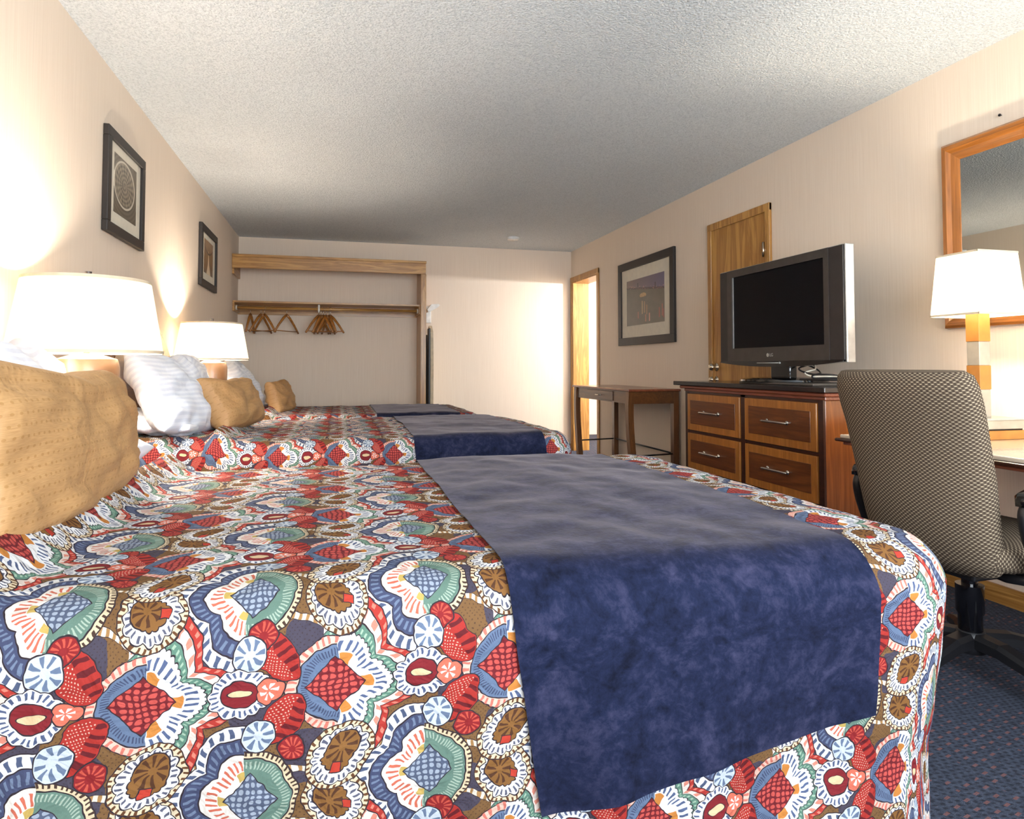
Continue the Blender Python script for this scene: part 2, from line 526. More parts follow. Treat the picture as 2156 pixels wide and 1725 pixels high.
# ------------------------------------------------------------------ room shell
XL, XR, YB, YF, HC = -1.07, 2.80, -1.0, 7.80, 2.46
struct(MB().box(XL - .15, 5.0, YB - .15, 10.2, -.1, 0).done('floor', 'carpet'))
struct(MB().box(XL - .15, 5.0, YB - .15, 10.2, HC, HC + .1).done('ceiling', 'ceiling'))
struct(MB().box(XL - .15, XL, YB - .15, YF + .15, 0, HC).done('wall_left', 'wall'))
struct(MB().box(XL, 3.0, YF, YF + .12, 0, HC).done('wall_far', 'wall'))
mb = MB()                                                    # right wall with the washroom doorway
DY0, DY1, DZ = 6.93, 7.735, 2.075
mb.box(XR, XR + .19, YB - .15, DY0, 0, HC); mb.box(XR, XR + .19, DY0, YF, DZ, HC); mb.box(XR, XR + .19, DY1, YF, 0, DZ)
struct(mb.done('wall_right', 'wall'))
mb = MB()                                                    # back wall with its window, behind the camera
WX0, WX1, WZ0, WZ1 = -.4, 2.5, .6, 2.3
mb.box(XL, XR, YB - .12, YB, 0, WZ0); mb.box(XL, XR, YB - .12, YB, WZ1, HC)
mb.box(XL, WX0, YB - .12, YB, WZ0, WZ1); mb.box(WX1, XR, YB - .12, YB, WZ0, WZ1)
struct(mb.done('wall_back', 'wall'))
mb = MB()
for a, c, d, e in ((WX0, WX0 + .04, WZ0, WZ1), (WX1 - .04, WX1, WZ0, WZ1), (WX0, WX1, WZ0, WZ0 + .04), (WX0, WX1, WZ1 - .04, WZ1), (1.03, 1.07, WZ0, WZ1)):
    mb.box(a, c, YB - .1, YB - .05, d, e)
struct(mb.done('window_1', 'white'))
# washroom beyond the doorway
struct(MB().box(4.8, 4.9, 6.0, 9.6, 0, HC).done('wall_washroom_right', 'wall'))
struct(MB().box(3.0, 4.9, 9.5, 9.6, 0, HC).done('wall_washroom_far', 'wall'))
struct(MB().box(2.99, 4.9, 5.9, 6.0, 0, HC).done('wall_washroom_near', 'wall'))
struct(MB().box(2.9, 3.0, YF + .12, 9.6, 0, HC).done('wall_washroom_left', 'wall'))
# doorway lining and casing
mb = MB()
mb.box(XR - .005, XR + .20, DY1 - .018, DY1, 0, DZ); mb.box(XR - .005, XR + .20, DY0, DY0 + .018, 0, DZ)
mb.box(XR - .005, XR + .20, DY0 + .018, DY1 - .018, DZ - .018, DZ)
jm = struct(mb.done('door_1', 'oak'))
mb = MB()
mb.box(XR - .016, XR - .001, DY0 - .055, DY0 + .004, 0, DZ + .05, .003); mb.box(XR - .016, XR - .001, DY1 - .004, YF - .012, 0, DZ + .05, .003)
mb.box(XR - .018, XR - .001, DY0 - .055, YF - .012, DZ - .004, DZ + .055, .003)
mb.done('door_casing', 'oak', jm)
# baseboards
struct(MB().box(XL, XL + .012, YB, YF, 0, .08).done('baseboard_left', 'oak_y'))
struct(MB().box(XR - .012, XR, YB, 3.83, 0, .08).box(XR - .012, XR, 4.61, DY0 - .056, 0, .08).done('baseboard_right', 'oak_y'))
struct(MB().box(XL, XR, YF - .012, YF, 0, .08).done('baseboard_far', 'oak_x'))

# connecting door on the right wall
D = bpy.data.objects.new('door_2', None); COL.objects.link(D); D.location = (XR, 4.22, 0); struct(D)
MB().box(-.012, -.001, -.335, .335, .01, 2.075, .002).done('door_panel', 'oakdoor', D)
mb = MB()
mb.box(-.024, -.001, .335, .386, 0, 2.13, .005); mb.box(-.024, -.001, -.386, -.335, 0, 2.13, .005); mb.box(-.025, -.001, -.386, .386, 2.075, 2.13, .005)
mb.done('door_casing', 'oak', D)
def knob(z, r):
    mb = MB(); prof = [(0.001, -.075), (r * .7, -.073), (r, -.06), (r * .95, -.048), (r * .45, -.038), (r * .42, -.02), (r * 1.1, -.018), (r * 1.15, -.0125)]
    mb.lathe(prof, 20, (0, .285, z), 'X'); return mb
knob(1.025, .028).done('door_knob', 'brass', D, True)
knob(.93, .024).done('door_knob', 'brass', D, True)
for z in (1.82, .35):
    MB().tube([(-.03, -.33, z - .05), (-.03, -.33, z + .05)], .008, 8).done('hinge', 'brass', D, True)

# smoke detector
t = thing('smoke_detector', 'round white smoke detector on the ceiling near the far wall', 'smoke detector', (1.86, 7.08, HC))
MB().lathe([(.001, -.035), (.03, -.035), (.062, -.028), (.07, -.012), (.072, -.001)], 32).done('detector_cover', 'white', t, 'auto')
MB().lathe([(.001, -.04), (.018, -.04), (.02, -.034)], 20).done('sensor_cap', 'cream', t, 'auto')
o = tag(MB().lathe([(.001, -.012), (.006, -.012), (.006, -.008), (.0025, -.006), (.0025, .0)], 12, (XR, 2.24, 2.13), 'X').done('nail', 'metal', None, True),
        'small dark nail in the wall above the wood-framed mirror', 'nail')

# ------------------------------------------------------------------ beds
def make_fields(bx1, y0, y1, zt, seed, head=-.97, ridge=-.52):
    INS, R = .16, .085
    d1 = INS - R
    def pos(a, b, off=0.0):
        cx = min(a, bx1 - INS); cy = min(max(b, y0 + INS), y1 - INS)
        dx, dy = a - cx, b - cy
        d = math.hypot(dx, dy)
        n = (dx / d, dy / d) if d > 1e-9 else (0, 0)
        if d <= d1: out, z, t = d, zt, 0
        else:
            s = d - d1
            if s < R * PI / 2:
                an = s / R; out = d1 + math.sin(an) * R; z = zt - R * (1 - math.cos(an)); t = 0
            else:
                t = s - R * PI / 2; out = INS; z = zt - R - t
        k = min(1, d / INS)
        if t > 0:
            per = cx * 1.0 + cy * 1.0 + math.atan2(n[1], n[0]) * .35
            fold = noise.noise(Vector((per * 7, seed, t * 1.2))) * .035 + math.sin(per * 24 + 3 * noise.noise(Vector((per * 2, seed, 0)))) * .008
            g = min(1, t / .35)
            out += fold * g - .035 * g * g
        # mild quilt swell and rumples on top
        top = max(0, 1 - t / .1)
        sw = noise.noise(Vector((a * 2.2, b * 2.2, seed))) * .010 + noise.noise(Vector((a * 9, b * 7, seed + 5))) * .006
        sw += noise.noise(Vector((a * 22, b * 16, seed + 9))) * .0025
        dome = -.014 * k * k
        z += (sw + dome) * top
        if t > 0: out += sw * .6
        # turned fold along the pillows
        if head < a < ridge + .12:
            e = (a - ridge) / .035
            z += (.045 * math.exp(-e * e) + (.02 if a < ridge else 0)) * top
        P = Vector((cx + n[0] * (out + off * min(1, max(0, (d - d1) / R))), cy + n[1] * (out + off * min(1, max(0, (d - d1) / R))),
                    z + off * (1 - min(1, max(0, (d - d1) / (R * PI / 2))))))
        if P.z < .02: P.z = .02
        return P
    return pos
def cloth(name, pos, a0, a1, b0, b1, step, off, mat, thick=0, limits=None, skew=None):
    bm = bmesh.new(); L = bm.loops.layers.uv.verify()
    q0, q1 = (b0, b1) if limits is None else limits(.5)
    na, nb = max(2, int((a1 - a0) / step)), max(2, int((q1 - q0) / step))
    V = []
    for i in range(na + 1):
        row = []
        for j in range(nb + 1):
            fa, fb = i / na, j / nb
            lo0, lo1 = (b0, b1) if limits is None else limits(fa)
            b_ = lo0 + (lo1 - lo0) * fb
            a_ = a0 + (a1 - a0) * fa
            if skew and b_ < skew[0]: a_ += skew[1] * (1 - fa) * ((skew[0] - b_) / .35) ** 1.3
            row.append((bm.verts.new(pos(a_, b_, off)), (a_, b_)))
        V.append(row)
    for i in range(na):
        for j in range(nb):
            q = (V[i][j], V[i + 1][j], V[i + 1][j + 1], V[i][j + 1])
            f = bm.faces.new([v for v, _ in q])
            for lp, (_, uvc) in zip(f.loops, q): lp[L].uv = uvc
    me = bpy.data.meshes.new(name); bm.to_mesh(me); bm.free(); me.materials.append(M[mat])
    for p in me.polygons: p.use_smooth = True
    o = bpy.data.objects.new(name, me); COL.objects.link(o)
    if thick:
        s = o.modifiers.new('thickness', 'SOLIDIFY'); s.thickness = thick; s.offset = -1
        e = o.modifiers.new('crisp_hem', 'EDGE_SPLIT'); e.split_angle = math.radians(50)
    return o
def headboard(t, y0, y1, zt):
    hy = (y1 - y0) / 2
    mb = MB(); pts = [(-hy, .25), (hy, .25)]
    N = 26
    arch = []
    for i in range(N + 1):
        u = 1 - 2 * i / N
        arch.append((u * hy, 1.03 + .23 * max(0, 1 - abs(u) ** 2.2 / .62) ** 1 if abs(u) < .8 else 1.03))
    mb.prism(pts + arch, 'X', -.045, 0.0)
    p = mb.done('headboard', 'headwood', t, loc=(-.99, 0, 0))
    mb = MB(); mb.tube([(-.022, y, z + .012) for y, z in arch], .02, 8); mb.done('crown_rail', 'headwood', p, True)
    for s in (-1, 1):
        MB().box(-.05, .012, s * hy - .03, s * hy + .03, 0, 1.045, .006).done('bed_post', 'headwood', p)
def bed(y0, y1, zt, foot, seed, label, lab_spread, lab_runner, step, r0, r1, ndrop, fdrop):
    yc = (y0 + y1) / 2
    t = thing('bed', label, 'bed', (0, yc, 0))
    MB().box(-.955, foot - .10, -(y1 - y0) / 2 + .08, (y1 - y0) / 2 - .08, .08, .34, .03).done('box_spring', 'cream', t)
    MB().box(-.955, foot - .075, -(y1 - y0) / 2 + .06, (y1 - y0) / 2 - .06, .345, zt - .045, .05, 3).done('mattress', 'cotton', t, True)
    headboard(t, y0, y1, zt)
    pos = make_fields(foot, y0, y1, zt, seed)
    dr = zt - .02
    o = cloth('bedspread', pos, -.90, foot + dr, y0 - dr, y1 + dr, step, 0, 'floral')
    tag(o, lab_spread, 'bedspread', 'floral bedspreads')
    def lim(fa): return (y0 - ndrop[0] * (1 - fa) - ndrop[1] * fa, y1 + fdrop)
    o = cloth('bed_runner', pos, r0, r1, 0, 0, step * .9, .009, 'suede', .0015, lim, (y0, .055))
    tag(o, lab_runner, 'bed runner', 'navy bed runners')
    return t
bed(1.05, 2.50, .69, 1.245, 1.3, 'nearest double bed with a curved wooden headboard on the left wall',
    'floral quilted bedspread draped over the nearest bed, filling the foreground',
    'navy suede runner across the foot of the nearest bed', .016, .275, .985, (.375, .28), .25)
bed(3.22, 4.65, .69, 1.20, 4.1, 'middle double bed between the two bedside lamps, arched wooden headboard',
    'floral quilted bedspread on the middle bed', 'dark navy runner across the foot of the middle bed', .024, .36, 1.02, (.36, .33), .25)
bed(5.33, 6.73, .655, 1.17, 7.7, 'farthest double bed beside the open hanging closet',
    'floral quilted bedspread on the farthest bed near the closet', 'dark navy runner across the foot of the farthest bed', .03, .30, .97, (.36, .33), .25)

# ------------------------------------------------------------------ pillows
def pillow(name, label, cat, group, mat, w_, h_, t_, x, y, z, lean, seed, rz=0, sq=.5, sag=.02, roll=0, N=34):
    bm = bmesh.new(); L = bm.loops.layers.uv.verify()
    for side in (1, -1):
        V = []
        for i in range(N + 1):
            row = []
            for j in range(N + 1):
                u = -math.cos(PI * i / N) if False else 2 * i / N - 1
                v = 2 * j / N - 1
                u = math.sin(u * PI / 2) * .5 + u * .5; v = math.sin(v * PI / 2) * .5 + v * .5
                e = max(0, (1 - abs(u) ** 2.6) * (1 - abs(v) ** 2.6))
                th = t_ / 2 * e ** sq
                pinch = 1 - .07 * (1 - (1 - abs(v) ** 3)) * 1.0 - .02
                yy = u * w_ / 2 * (1 - .05 * (1 - abs(v)) * 0) * (1 - .035 * (1 - v * v)) 
                zz = v * h_ / 2 * (1 - .05 * (1 - u * u))
                zz += -.012 * math.cos(u * 2) + sag * noise.noise(Vector((u * 1.6, seed, 1.3 + v * .4))) * (1 + v)
                wr = noise.noise(Vector((u * 2.3 + seed, v * 2.6, side * 3))) * .02 + noise.noise(Vector((u * 6 + v * 3, v * 4 + seed, side))) * .009
                wr += .006 * math.sin(8 * (u + v * .6) + 4 * noise.noise(Vector((u * 2, v * 2, seed)))) * (1 - e)
                row.append((bm.verts.new((side * th + wr * min(1, e * 3), yy, zz)), (u * w_ / 2 + side, v * h_ / 2)))
            V.append(row)
        for i in range(N):
            for j in range(N):
                q = [V[i][j], V[i + 1][j], V[i + 1][j + 1], V[i][j + 1]]
                if side < 0: q = q[::-1]
                f = bm.faces.new([p for p, _ in q])
                for lp, (_, c) in zip(f.loops, q): lp[L].uv = c
    bmesh.ops.remove_doubles(bm, verts=bm.verts, dist=.0008)
    bmesh.ops.recalc_face_normals(bm, faces=bm.faces)
    me = bpy.data.meshes.new(name); bm.to_mesh(me); bm.free(); me.materials.append(M[mat])
    for p in me.polygons: p.use_smooth = True
    R = Matrix.Rotation(rz, 4, 'Z') @ Matrix.Rotation(-lean, 4, 'Y') @ Matrix.Rotation(roll, 4, 'X')
    Tm = Matrix.Translation((0, 0, 0))
    me.transform(R)
    lo = min(v.co.z for v in me.vertices)
    o = bpy.data.objects.new(name, me); COL.objects.link(o)
    o.location = (x, y, z - lo)
    tag(o, label, cat, group)
    return o
rad = math.radians
GW, GG = 'white striped bed pillows', 'gold accent cushions'
# nearest bed
pillow('bed_pillow', 'white pillow behind the big gold cushion on the nearest bed, beside the big lamp', 'pillow', GW, 'cotton', .66, .44, .17, -.83, 2.10, .715, rad(24), 3.1, rad(4))
pillow('bed_pillow', 'white pillow against the nearest headboard, cut off by the left edge of the photo', 'pillow', GW, 'cotton', .64, .45, .17, -.83, 1.42, .715, rad(22), 9.7)
pillow('bed_pillow', 'white pillow lying flat beneath the upright pillows on the nearest bed', 'pillow', GW, 'cotton', .62, .36, .13, -.76, 2.14, .705, rad(82), 5.2)
pillow('accent_cushion', 'large gold dotted oblong cushion at the left edge on the nearest bed', 'cushion', GG, 'gold', .80, .325, .20, -.60, 1.66, .70, rad(9), 6.4, 0, .25)
# middle bed
pillow('bed_pillow', 'white striped pillow standing upright at the near side of the middle bed', 'pillow', GW, 'cotton', .68, .42, .19, -.75, 3.47, .69, rad(27), 12.3, rad(-6), .45, .03, rad(-6))
pillow('bed_pillow', 'white pillow at the far side of the middle bed, half hidden behind the upright pillow', 'pillow', GW, 'cotton', .56, .40, .16, -.82, 4.36, .70, rad(24), 15.9, 0, .45, .05)
pillow('bed_pillow', 'white pillow lying flat under the upright one at the near edge of the middle bed', 'pillow', GW, 'cotton', .62, .34, .12, -.80, 3.53, .695, rad(84), 18.4)
pillow('accent_cushion', 'gold cushion tilted against the white pillows on the middle bed', 'cushion', GG, 'gold', .56, .29, .19, -.545, 3.80, .69, rad(30), 21.7, rad(-12), .33)
# farthest bed
pillow('bed_pillow', 'white pillow on the farthest bed beside the small gold cushion', 'pillow', GW, 'cotton', .66, .41, .20, -.74, 5.72, .65, rad(24), 25.1, rad(-6), .45, .06)
pillow('bed_pillow', 'white pillow on the closet side of the farthest bed, behind the small gold cushion', 'pillow', GW, 'cotton', .60, .42, .17, -.84, 6.34, .675, rad(22), 28.3, 0, .45, .05)
pillow('accent_cushion', 'smallest-looking gold cushion, on the farthest bed', 'cushion', GG, 'gold', .50, .29, .17, -.48, 6.02, .625, rad(17), 31.2, rad(-10), .33)

# ------------------------------------------------------------------ nightstands and bedside lamps
def nightstand(y, wy, label):
    t = thing('nightstand', label, 'nightstand', (-.82, y, 0))
    MB().box(-.235, .22, -wy / 2, wy / 2, .06, .56, .004).done('cabinet', 'cherry', t)
    MB().box(-.24, .24, -wy / 2 - .01, wy / 2 + .01, .56, .59, .006).done('top', 'cherrydark', t)
    for z in (.14, .36):
        d = MB().box(.22, .238, -wy / 2 + .03, wy / 2 - .03, z, z + .19, .004).done('drawer', 'cherrypanel', t)
        MB().tube([(.238, -.05, z + .1), (.258, -.045, z + .1), (.258, .045, z + .1), (.238, .05, z + .1)], .005, 8).done('handle', 'chrome', d, True)
nightstand(2.80, .58, 'dark wood nightstand under the big lamp, between the nearest and middle beds')
nightstand(4.99, .60, 'dark wood nightstand under the farther bedside lamp')
def bedlamp(x, y, label, ztop, zbot, e, rb=.235, rt=.19):
    t = thing('table_lamp', label, 'lamp', (x, y, .59), 0, 'bedside lamps with tapered drum shades')
    z0, z1 = zbot - .59, ztop - .59
    MB().lathe([(.001, 0), (.06, 0), (.062, .01), (.05, .022), (.07, .04), (.1, .09), (.1, z0 - .05), (.092, z0 - .02), (.03, z0 + .0), (.001, z0 + .0)], 32).done('lamp_base', 'lampbase', t, 'auto')
    MB().tube([(0, 0, z0 - .01), (0, 0, z0 + .07)], .01, 10).done('stem', 'chrome', t, True)
    n = MB(); T = .002
    n.lathe([(rb, z0), (rt, z1), (rt - T, z1), (rb - T, z0)], 48, closed=True)
    s = n.done('lamp_shade', 'shade', t, 'auto')
    for r, za, zb in ((rt, z1 - .009, z1 + .001), (rb, z0 - .001, z0 + .009)):
        MB().lathe([(r + .0015, za), (r + .0015, zb), (r - .003, zb), (r - .003, za)], 48, closed=True).done('edge_tape', 'shadetrim', s, 'auto')
    mb = MB()
    for k in range(3):
        a = k * 2 * PI / 3
        mb.tube([(0, 0, z1 - .012), (math.cos(a) * (rt - .003), math.sin(a) * (rt - .003), z1 - .006)], .002, 6)
    mb.tube([(.0, -.06, z0 + .06), (.0, -.065, z1 - .06), (0, -.0, z1 - .012)], .0018, 6); mb.tube([(.0, .06, z0 + .06), (.0, .065, z1 - .06), (0, .0, z1 - .012)], .0018, 6)
    mb.done('harp', 'chrome', s, True)
    MB().lathe([(.001, z1 - .012), (.009, z1 - .01), (.008, z1 + .0), (.01, z1 + .012), (.0105, z1 + .03), (.001, z1 + .031)], 16).done('finial', 'metal', t, 'auto')
    l = point('bulb_light', (0, 0, (z0 + z1) / 2 - .01), e, WARM, .03); l.parent = t
bedlamp(-.83, 2.56, 'large-looking lamp with cream tapered shade behind the pillows of the nearest bed', 1.325, 1.075, E_BED, .232)
bedlamp(-.83, 4.87, 'farther bedside lamp with glowing tapered shade, between the middle and farthest beds', 1.325, 1.075, E_BED)

# ------------------------------------------------------------------ pictures
def picture(wall, y0, y1, z0, z1, label, art, fw, mw, group=None):
    sx = 1 if wall == 'L' else -1
    X0 = XL if wall == 'L' else XR
    yc, zc = (y0 + y1) / 2, (z0 + z1) / 2; hy, hz = (y1 - y0) / 2, (z1 - z0) / 2
    t = thing('framed_picture', label, 'picture', (X0, yc, z0))
    zc = hz
    mb = MB()
    def bx(a, b_, c, d, x1=.028): mb.box(min(sx * .002, sx * x1), max(sx * .002, sx * x1), a, b_, c, d, .003)
    bx(-hy, hy, 0, fw); bx(-hy, hy, 2 * hz - fw, 2 * hz); bx(-hy, -hy + fw, fw, 2 * hz - fw); bx(hy - fw, hy, fw, 2 * hz - fw)
    mb.done('frame', 'frameblk', t)
    mb = MB(); a, b_ = sorted((sx * .004, sx * .014)); mb.box(a, b_, -hy + fw, hy - fw, fw, 2 * hz - fw); mb.done('mat_board', 'mat', t)
    ay, az = hy - fw - mw[0], hz - fw - mw[1]
    bm = bmesh.new(); L = bm.loops.layers.uv.verify()
    a, b_ = sorted((sx * .0135, sx * .0155))
    g = bmesh.ops.create_cube(bm, size=1)['verts']
    for v in g: v.co = Vector(((a + b_) / 2 + v.co.x * (b_ - a), v.co.y * 2 * ay, hz + v.co.z * 2 * az + mw[2]))
    for f in bm.faces:
        for lp in f.loops: lp[L].uv = (.5 + (lp.vert.co.y * (1 if wall == 'L' else -1)) / (2 * ay), .5 + (lp.vert.co.z - hz - mw[2]) / (2 * az))
    me = bpy.data.meshes.new('print'); bm.to_mesh(me); bm.free(); me.materials.append(art)
    o = bpy.data.objects.new('print', me); COL.objects.link(o); o.parent = t
    return t
def art_spiral():
    m, nt, b = newmat('sepia_spiral_print'); x, y, z = sepxyz(nt, coords(nt, 'UV'))
    X, Y = (x - .45) * 1.0, (y - .56) * 1.15
    r = (X * X + Y * Y).sqrt(); th = Y.atan2(X)
    k = ((r * 75) + th * 1.0).sin() * .5 + .5
    sp = (th * 18).sin() * .15
    n = noi(nt, coords(nt, 'UV'), 7, 4)
    f = (k * .35 + n * .5 + sp * r.lt(.42)).clamp()
    c = ramp(nt, f, [(.1, (66, 56, 44)), (.9, (178, 162, 138))])
    c = mix(nt, (r - .455).abs().lt(.02), c, (206, 196, 178))
    c = mix(nt, r.gt(.475) * .55, c, (74, 62, 48))
    setc(nt, b, c); b.inputs['Roughness'].default_value = .3; return m
def art_tower():
    m, nt, b = newmat('sepia_tower_print'); x, y, z = sepxyz(nt, coords(nt, 'UV'))
    n = noi(nt, coords(nt, 'UV'), 5, 4)
    c = ramp(nt, n * .5 + y * .3, [(.1, (92, 64, 34)), (.7, (150, 112, 66))])
    w_ = (y * -.16 + .125).max(0.0) + (y.lt(.3) * (y * -.35 + .105))
    c = mix(nt, (x - .5).abs().lt(w_) * y.lt(.72), c, (222, 200, 168))
    c = mix(nt, (((y + (x - .5) * (x - .5) * -.8) - .62).abs()).lt(.03), c, (70, 46, 26))
    setc(nt, b, c); b.inputs['Roughness'].default_value = .3; return m
def art_dusk():
    m, nt, b = newmat('dusk_waterfront_print'); uv = coords(nt, 'UV'); x, y, z = sepxyz(nt, uv)
    hz = (x * 3.1).sin() * -.02 + .72 + x * -.0 - (x - .2).abs() * .0
    sky = mix(nt, x, (116, 98, 92), (92, 84, 116))
    n = noi(nt, uv, 6, 4)
    land = ramp(nt, n * .6 + x * .2, [(.2, (74, 70, 58)), (.8, (112, 102, 88))])
    line = (x * -.16) + .86
    c = mix(nt, y.lt(line), sky, land)
    c = mix(nt, (y - line + .02).abs().lt(.02), c, (58, 44, 46))
    for tx in (.32, .78): c = mix(nt, (x - tx).abs().lt(.012) * (y - (.9 - tx * .16)).abs().lt(.06), c, (50, 38, 44))
    lights = vor(nt, mapping(nt, uv, (26, 60, 1)), 1)
    c = mix(nt, lights.lt(.22) * (y - line - .0).abs().lt(.035), c, (226, 160, 140))
    e = ((x - .46) * (x - .46) * 1.3 + (y - .62) * (y - .62) * 3.4).sqrt()
    c = mix(nt, e.lt(.1) * noi(nt, uv, 40, 2).gt(.38) * y.gt(.585), c, (186, 150, 98))
    for px, y0, y1, col in ((.44, .22, .50, (190, 158, 110)), (.50, .24, .48, (184, 146, 100)), (.56, .2, .4, (170, 130, 90)), (.33, .14, .28, (176, 112, 92)), (.53, .05, .2, (190, 130, 100)), (.63, .05, .22, (220, 160, 140)), (.88, .1, .3, (166, 84, 70)), (.95, .12, .36, (176, 92, 74)), (.98, .08, .26, (150, 74, 64))):
        k = (x - px).abs().lt(.013) * (y - (y0 + y1) / 2).abs().lt((y1 - y0) / 2)
        c = mix(nt, k * .8, c, col)
    setc(nt, b, c); b.inputs['Roughness'].default_value = .3; return m
picture('L', 3.44, 4.05, 1.665, 2.165, 'black-framed sepia spiral print on the left wall, the larger-looking one nearer the big lamp', art_spiral(), .05, (.075, .055, .01))
picture('L', 5.64, 6.33, 1.675, 2.17, 'black-framed sepia tower print on the left wall, farther one above the second lamp', art_tower(), .055, (.10, .055, .01))
picture('R', 5.14, 6.31, 1.24, 2.065, 'large black-framed dusk waterfront print on the right wall above the console table', art_dusk(), .075, (.115, .115, 0))

# ------------------------------------------------------------------ open closet
t = thing('hanging_closet', 'open oak closet rack with upper shelf, rod shelf and side panel on the far wall', 'closet', (0, YF, 0))
fy = -.47
MB().box(XL + .002, .925, fy + .02, -.002, 2.165, 2.185).done('upper_shelf', 'oak_x', t)
MB().box(XL + .002, .93, fy, fy + .02, 2.05, 2.19, .003).done('fascia', 'oak_x', t)
MB().box(XL + .002, .935, fy - .014, fy, 2.168, 2.195, .004).done('shelf_lip', 'oak_x', t)
MB().box(XL + .002, XL + .02, fy + .02, -.002, 1.99, 2.165).done('wall_cleat', 'oak_y', t)
MB().box(.885, .905, fy + .01, -.002, .0, 2.16).done('side_panel', 'oak', t)
MB().box(.875, .935, fy - .006, fy + .012, 0, 2.05, .003).done('panel_edge', 'oak', t)
MB().box(XL + .002, .884, -.40, -.002, 1.700, 1.718).done('rod_shelf', 'oak_x', t)
MB().box(XL + .002, .884, -.022, -.002, 1.60, 1.70).done('back_cleat', 'oak_x', t)
MB().box(XL + .002, XL + .02, -.40, -.022, 1.61, 1.70).done('end_cleat', 'oak_y', t)
MB().box(.866, .884, -.40, -.022, 1.61, 1.70).done('end_cleat', 'oak_y', t)
MB().tube([(XL + .02, -.28, 1.655), (.866, -.28, 1.655)], .016, 16).done('rod', 'oak_x', t, True)
for x in (XL + .026, .86):
    MB().lathe([(.026, -.006), (.028, 0), (.026, .006)], 20, (x, -.28, 1.655), 'X').done('rod_socket', 'cream', t, 'auto')
mb = MB().box(-.218, -.198, -.30, -.26, 1.63, 1.70, .003); mb.box(-.215, -.201, -.297, -.263, 1.615, 1.64, .003)
mb.done('rod_bracket', 'cream', t)
# hangers
h0 = thing('coat_hanger', 'wooden coat hanger seen edge-on, first from the left wall', 'hanger', (-.905, YF - .28, 1.655), rad(84), 'wooden coat hangers on the closet rod')
mb = MB()
for s in (1, -1):
    pts = [(s * .002, 0, -.070), (s * .05, 0, -.105), (s * .12, 0, -.175), (s * .195, .0, -.262)]
    mb.tube(pts, [.013, .014, .012, .010], 10)
mb.done('body', 'hangerwood', h0, True)
MB().tube([(-.175, 0, -.245), (.175, 0, -.245)], .005, 8).done('trouser_bar', 'hangerwood', h0, True)
hk = [(0, 0, -.065), (0, 0, -.035)]
for k in range(12):
    a = -PI / 2 + k * (PI * 1.25) / 11
    hk.append((math.cos(a) * .019 * 1.0, 0, .001 + math.sin(a) * .019 + .0))
MB().tube(hk, .0022, 6).done('hook', 'chrome', h0, True)
HG = [(-.80, 62, 'wooden coat hanger, second from the left, crossing the one beside it'),
      (-.765, -50, 'wooden coat hanger, third from the left, turned across its neighbour'),
      (-.54, 55, 'single wooden coat hanger hanging apart from the others'),
      (-.21, 50, 'leftmost wooden hanger of the bunch at the rod bracket'),
      (-.185, 66, 'wooden hanger just right of the white rod bracket'),
      (-.16, -58, 'wooden hanger in the middle of the bunch, swung to the right'),
      (-.13, 62, 'wooden hanger in the bunch with its end pointing at the viewer'),
      (-.10, -66, 'wooden hanger second from the right in the bunch'),
      (-.085, -44, 'rightmost wooden hanger of the bunch, stretching farthest right')]
for x, a, lab in HG: copy_thing(h0, (x, YF - .28, 1.655), rad(a), lab)
# ironing board hung on the closet's outer side
t = thing('ironing_board', 'folded ironing board hung upright against the closet side panel', 'ironing board', (.985, YF - .17, 0))
MB().prism([(-.15, .30), (.15, .30), (.155, 1.1), (.12, 1.42), (.0, 1.50), (-.12, 1.42), (-.155, 1.1)], 'X', .02, .055).done('padded_board', 'boardcover', t)
mb = MB(); mb.box(-.005, .018, -.165, -.06, .12, 1.46, .006); mb.box(-.02, .018, .11, .14, .12, 1.40, .006); mb.done('folded_legs', 'black', t)
t = thing('iron_holder', 'white plastic iron holder fixed to the far wall beside the closet panel', 'iron holder', (1.02, YF, 1.6))
MB().box(-.03, .03, -.02, -.001, -.06, .14, .006).done('bracket', 'white', t)
mb = MB(); mb.prism([(-.03, .09), (-.02, .06), (.04, .085), (.09, .115), (.115, .14), (.10, .155), (.02, .15)], 'Y', -.15, -.02); mb.done('cradle', 'white', t)

# ------------------------------------------------------------------ console table
t = thing('console_table', 'narrow walnut console table with curved front legs and thin black stretchers', 'table', (2.55, 5.73, 0))
MB().box(-.245, .235, -.68, .68, .822, .842, .006).done('table_top', 'tabletop', t)
mb = MB(); mb.box(-.215, -.195, -.60, .60, .72, .822); mb.box(.205, .225, -.60, .60, .72, .822); mb.box(-.2, .21, -.655, -.63, .72, .822); mb.box(-.2, .21, .63, .655, .72, .822); mb.done('apron', 'tablewood', t)
d = MB().box(-.224, -.2155, -.30, .30, .732, .812, .003).done('drawer', 'tablewood', t)
MB().tube([(-.224, -.06, .772), (-.24, -.055, .772), (-.24, .055, .772), (-.224, .06, .772)], .005, 8).done('handle', 'chrome', d, True)
def cleg(y):
    N = 12; L_, R_ = [], []
    for i in range(N + 1):
        u = i / N; z = .822 * (1 - u)
        dy = .0; dx = .10 * math.sin(PI * min(1, u * 1.05)) ** 1.1 * 0 + .085 * (u ** 1.4)
        wd = .034 - .006 * u
        L_.append((-.235 + dx - wd + .03, z)); R_.append((-.235 + dx + wd + .02, z))
    return MB().prism(L_ + R_[::-1], 'Y', y - .028, y + .028)
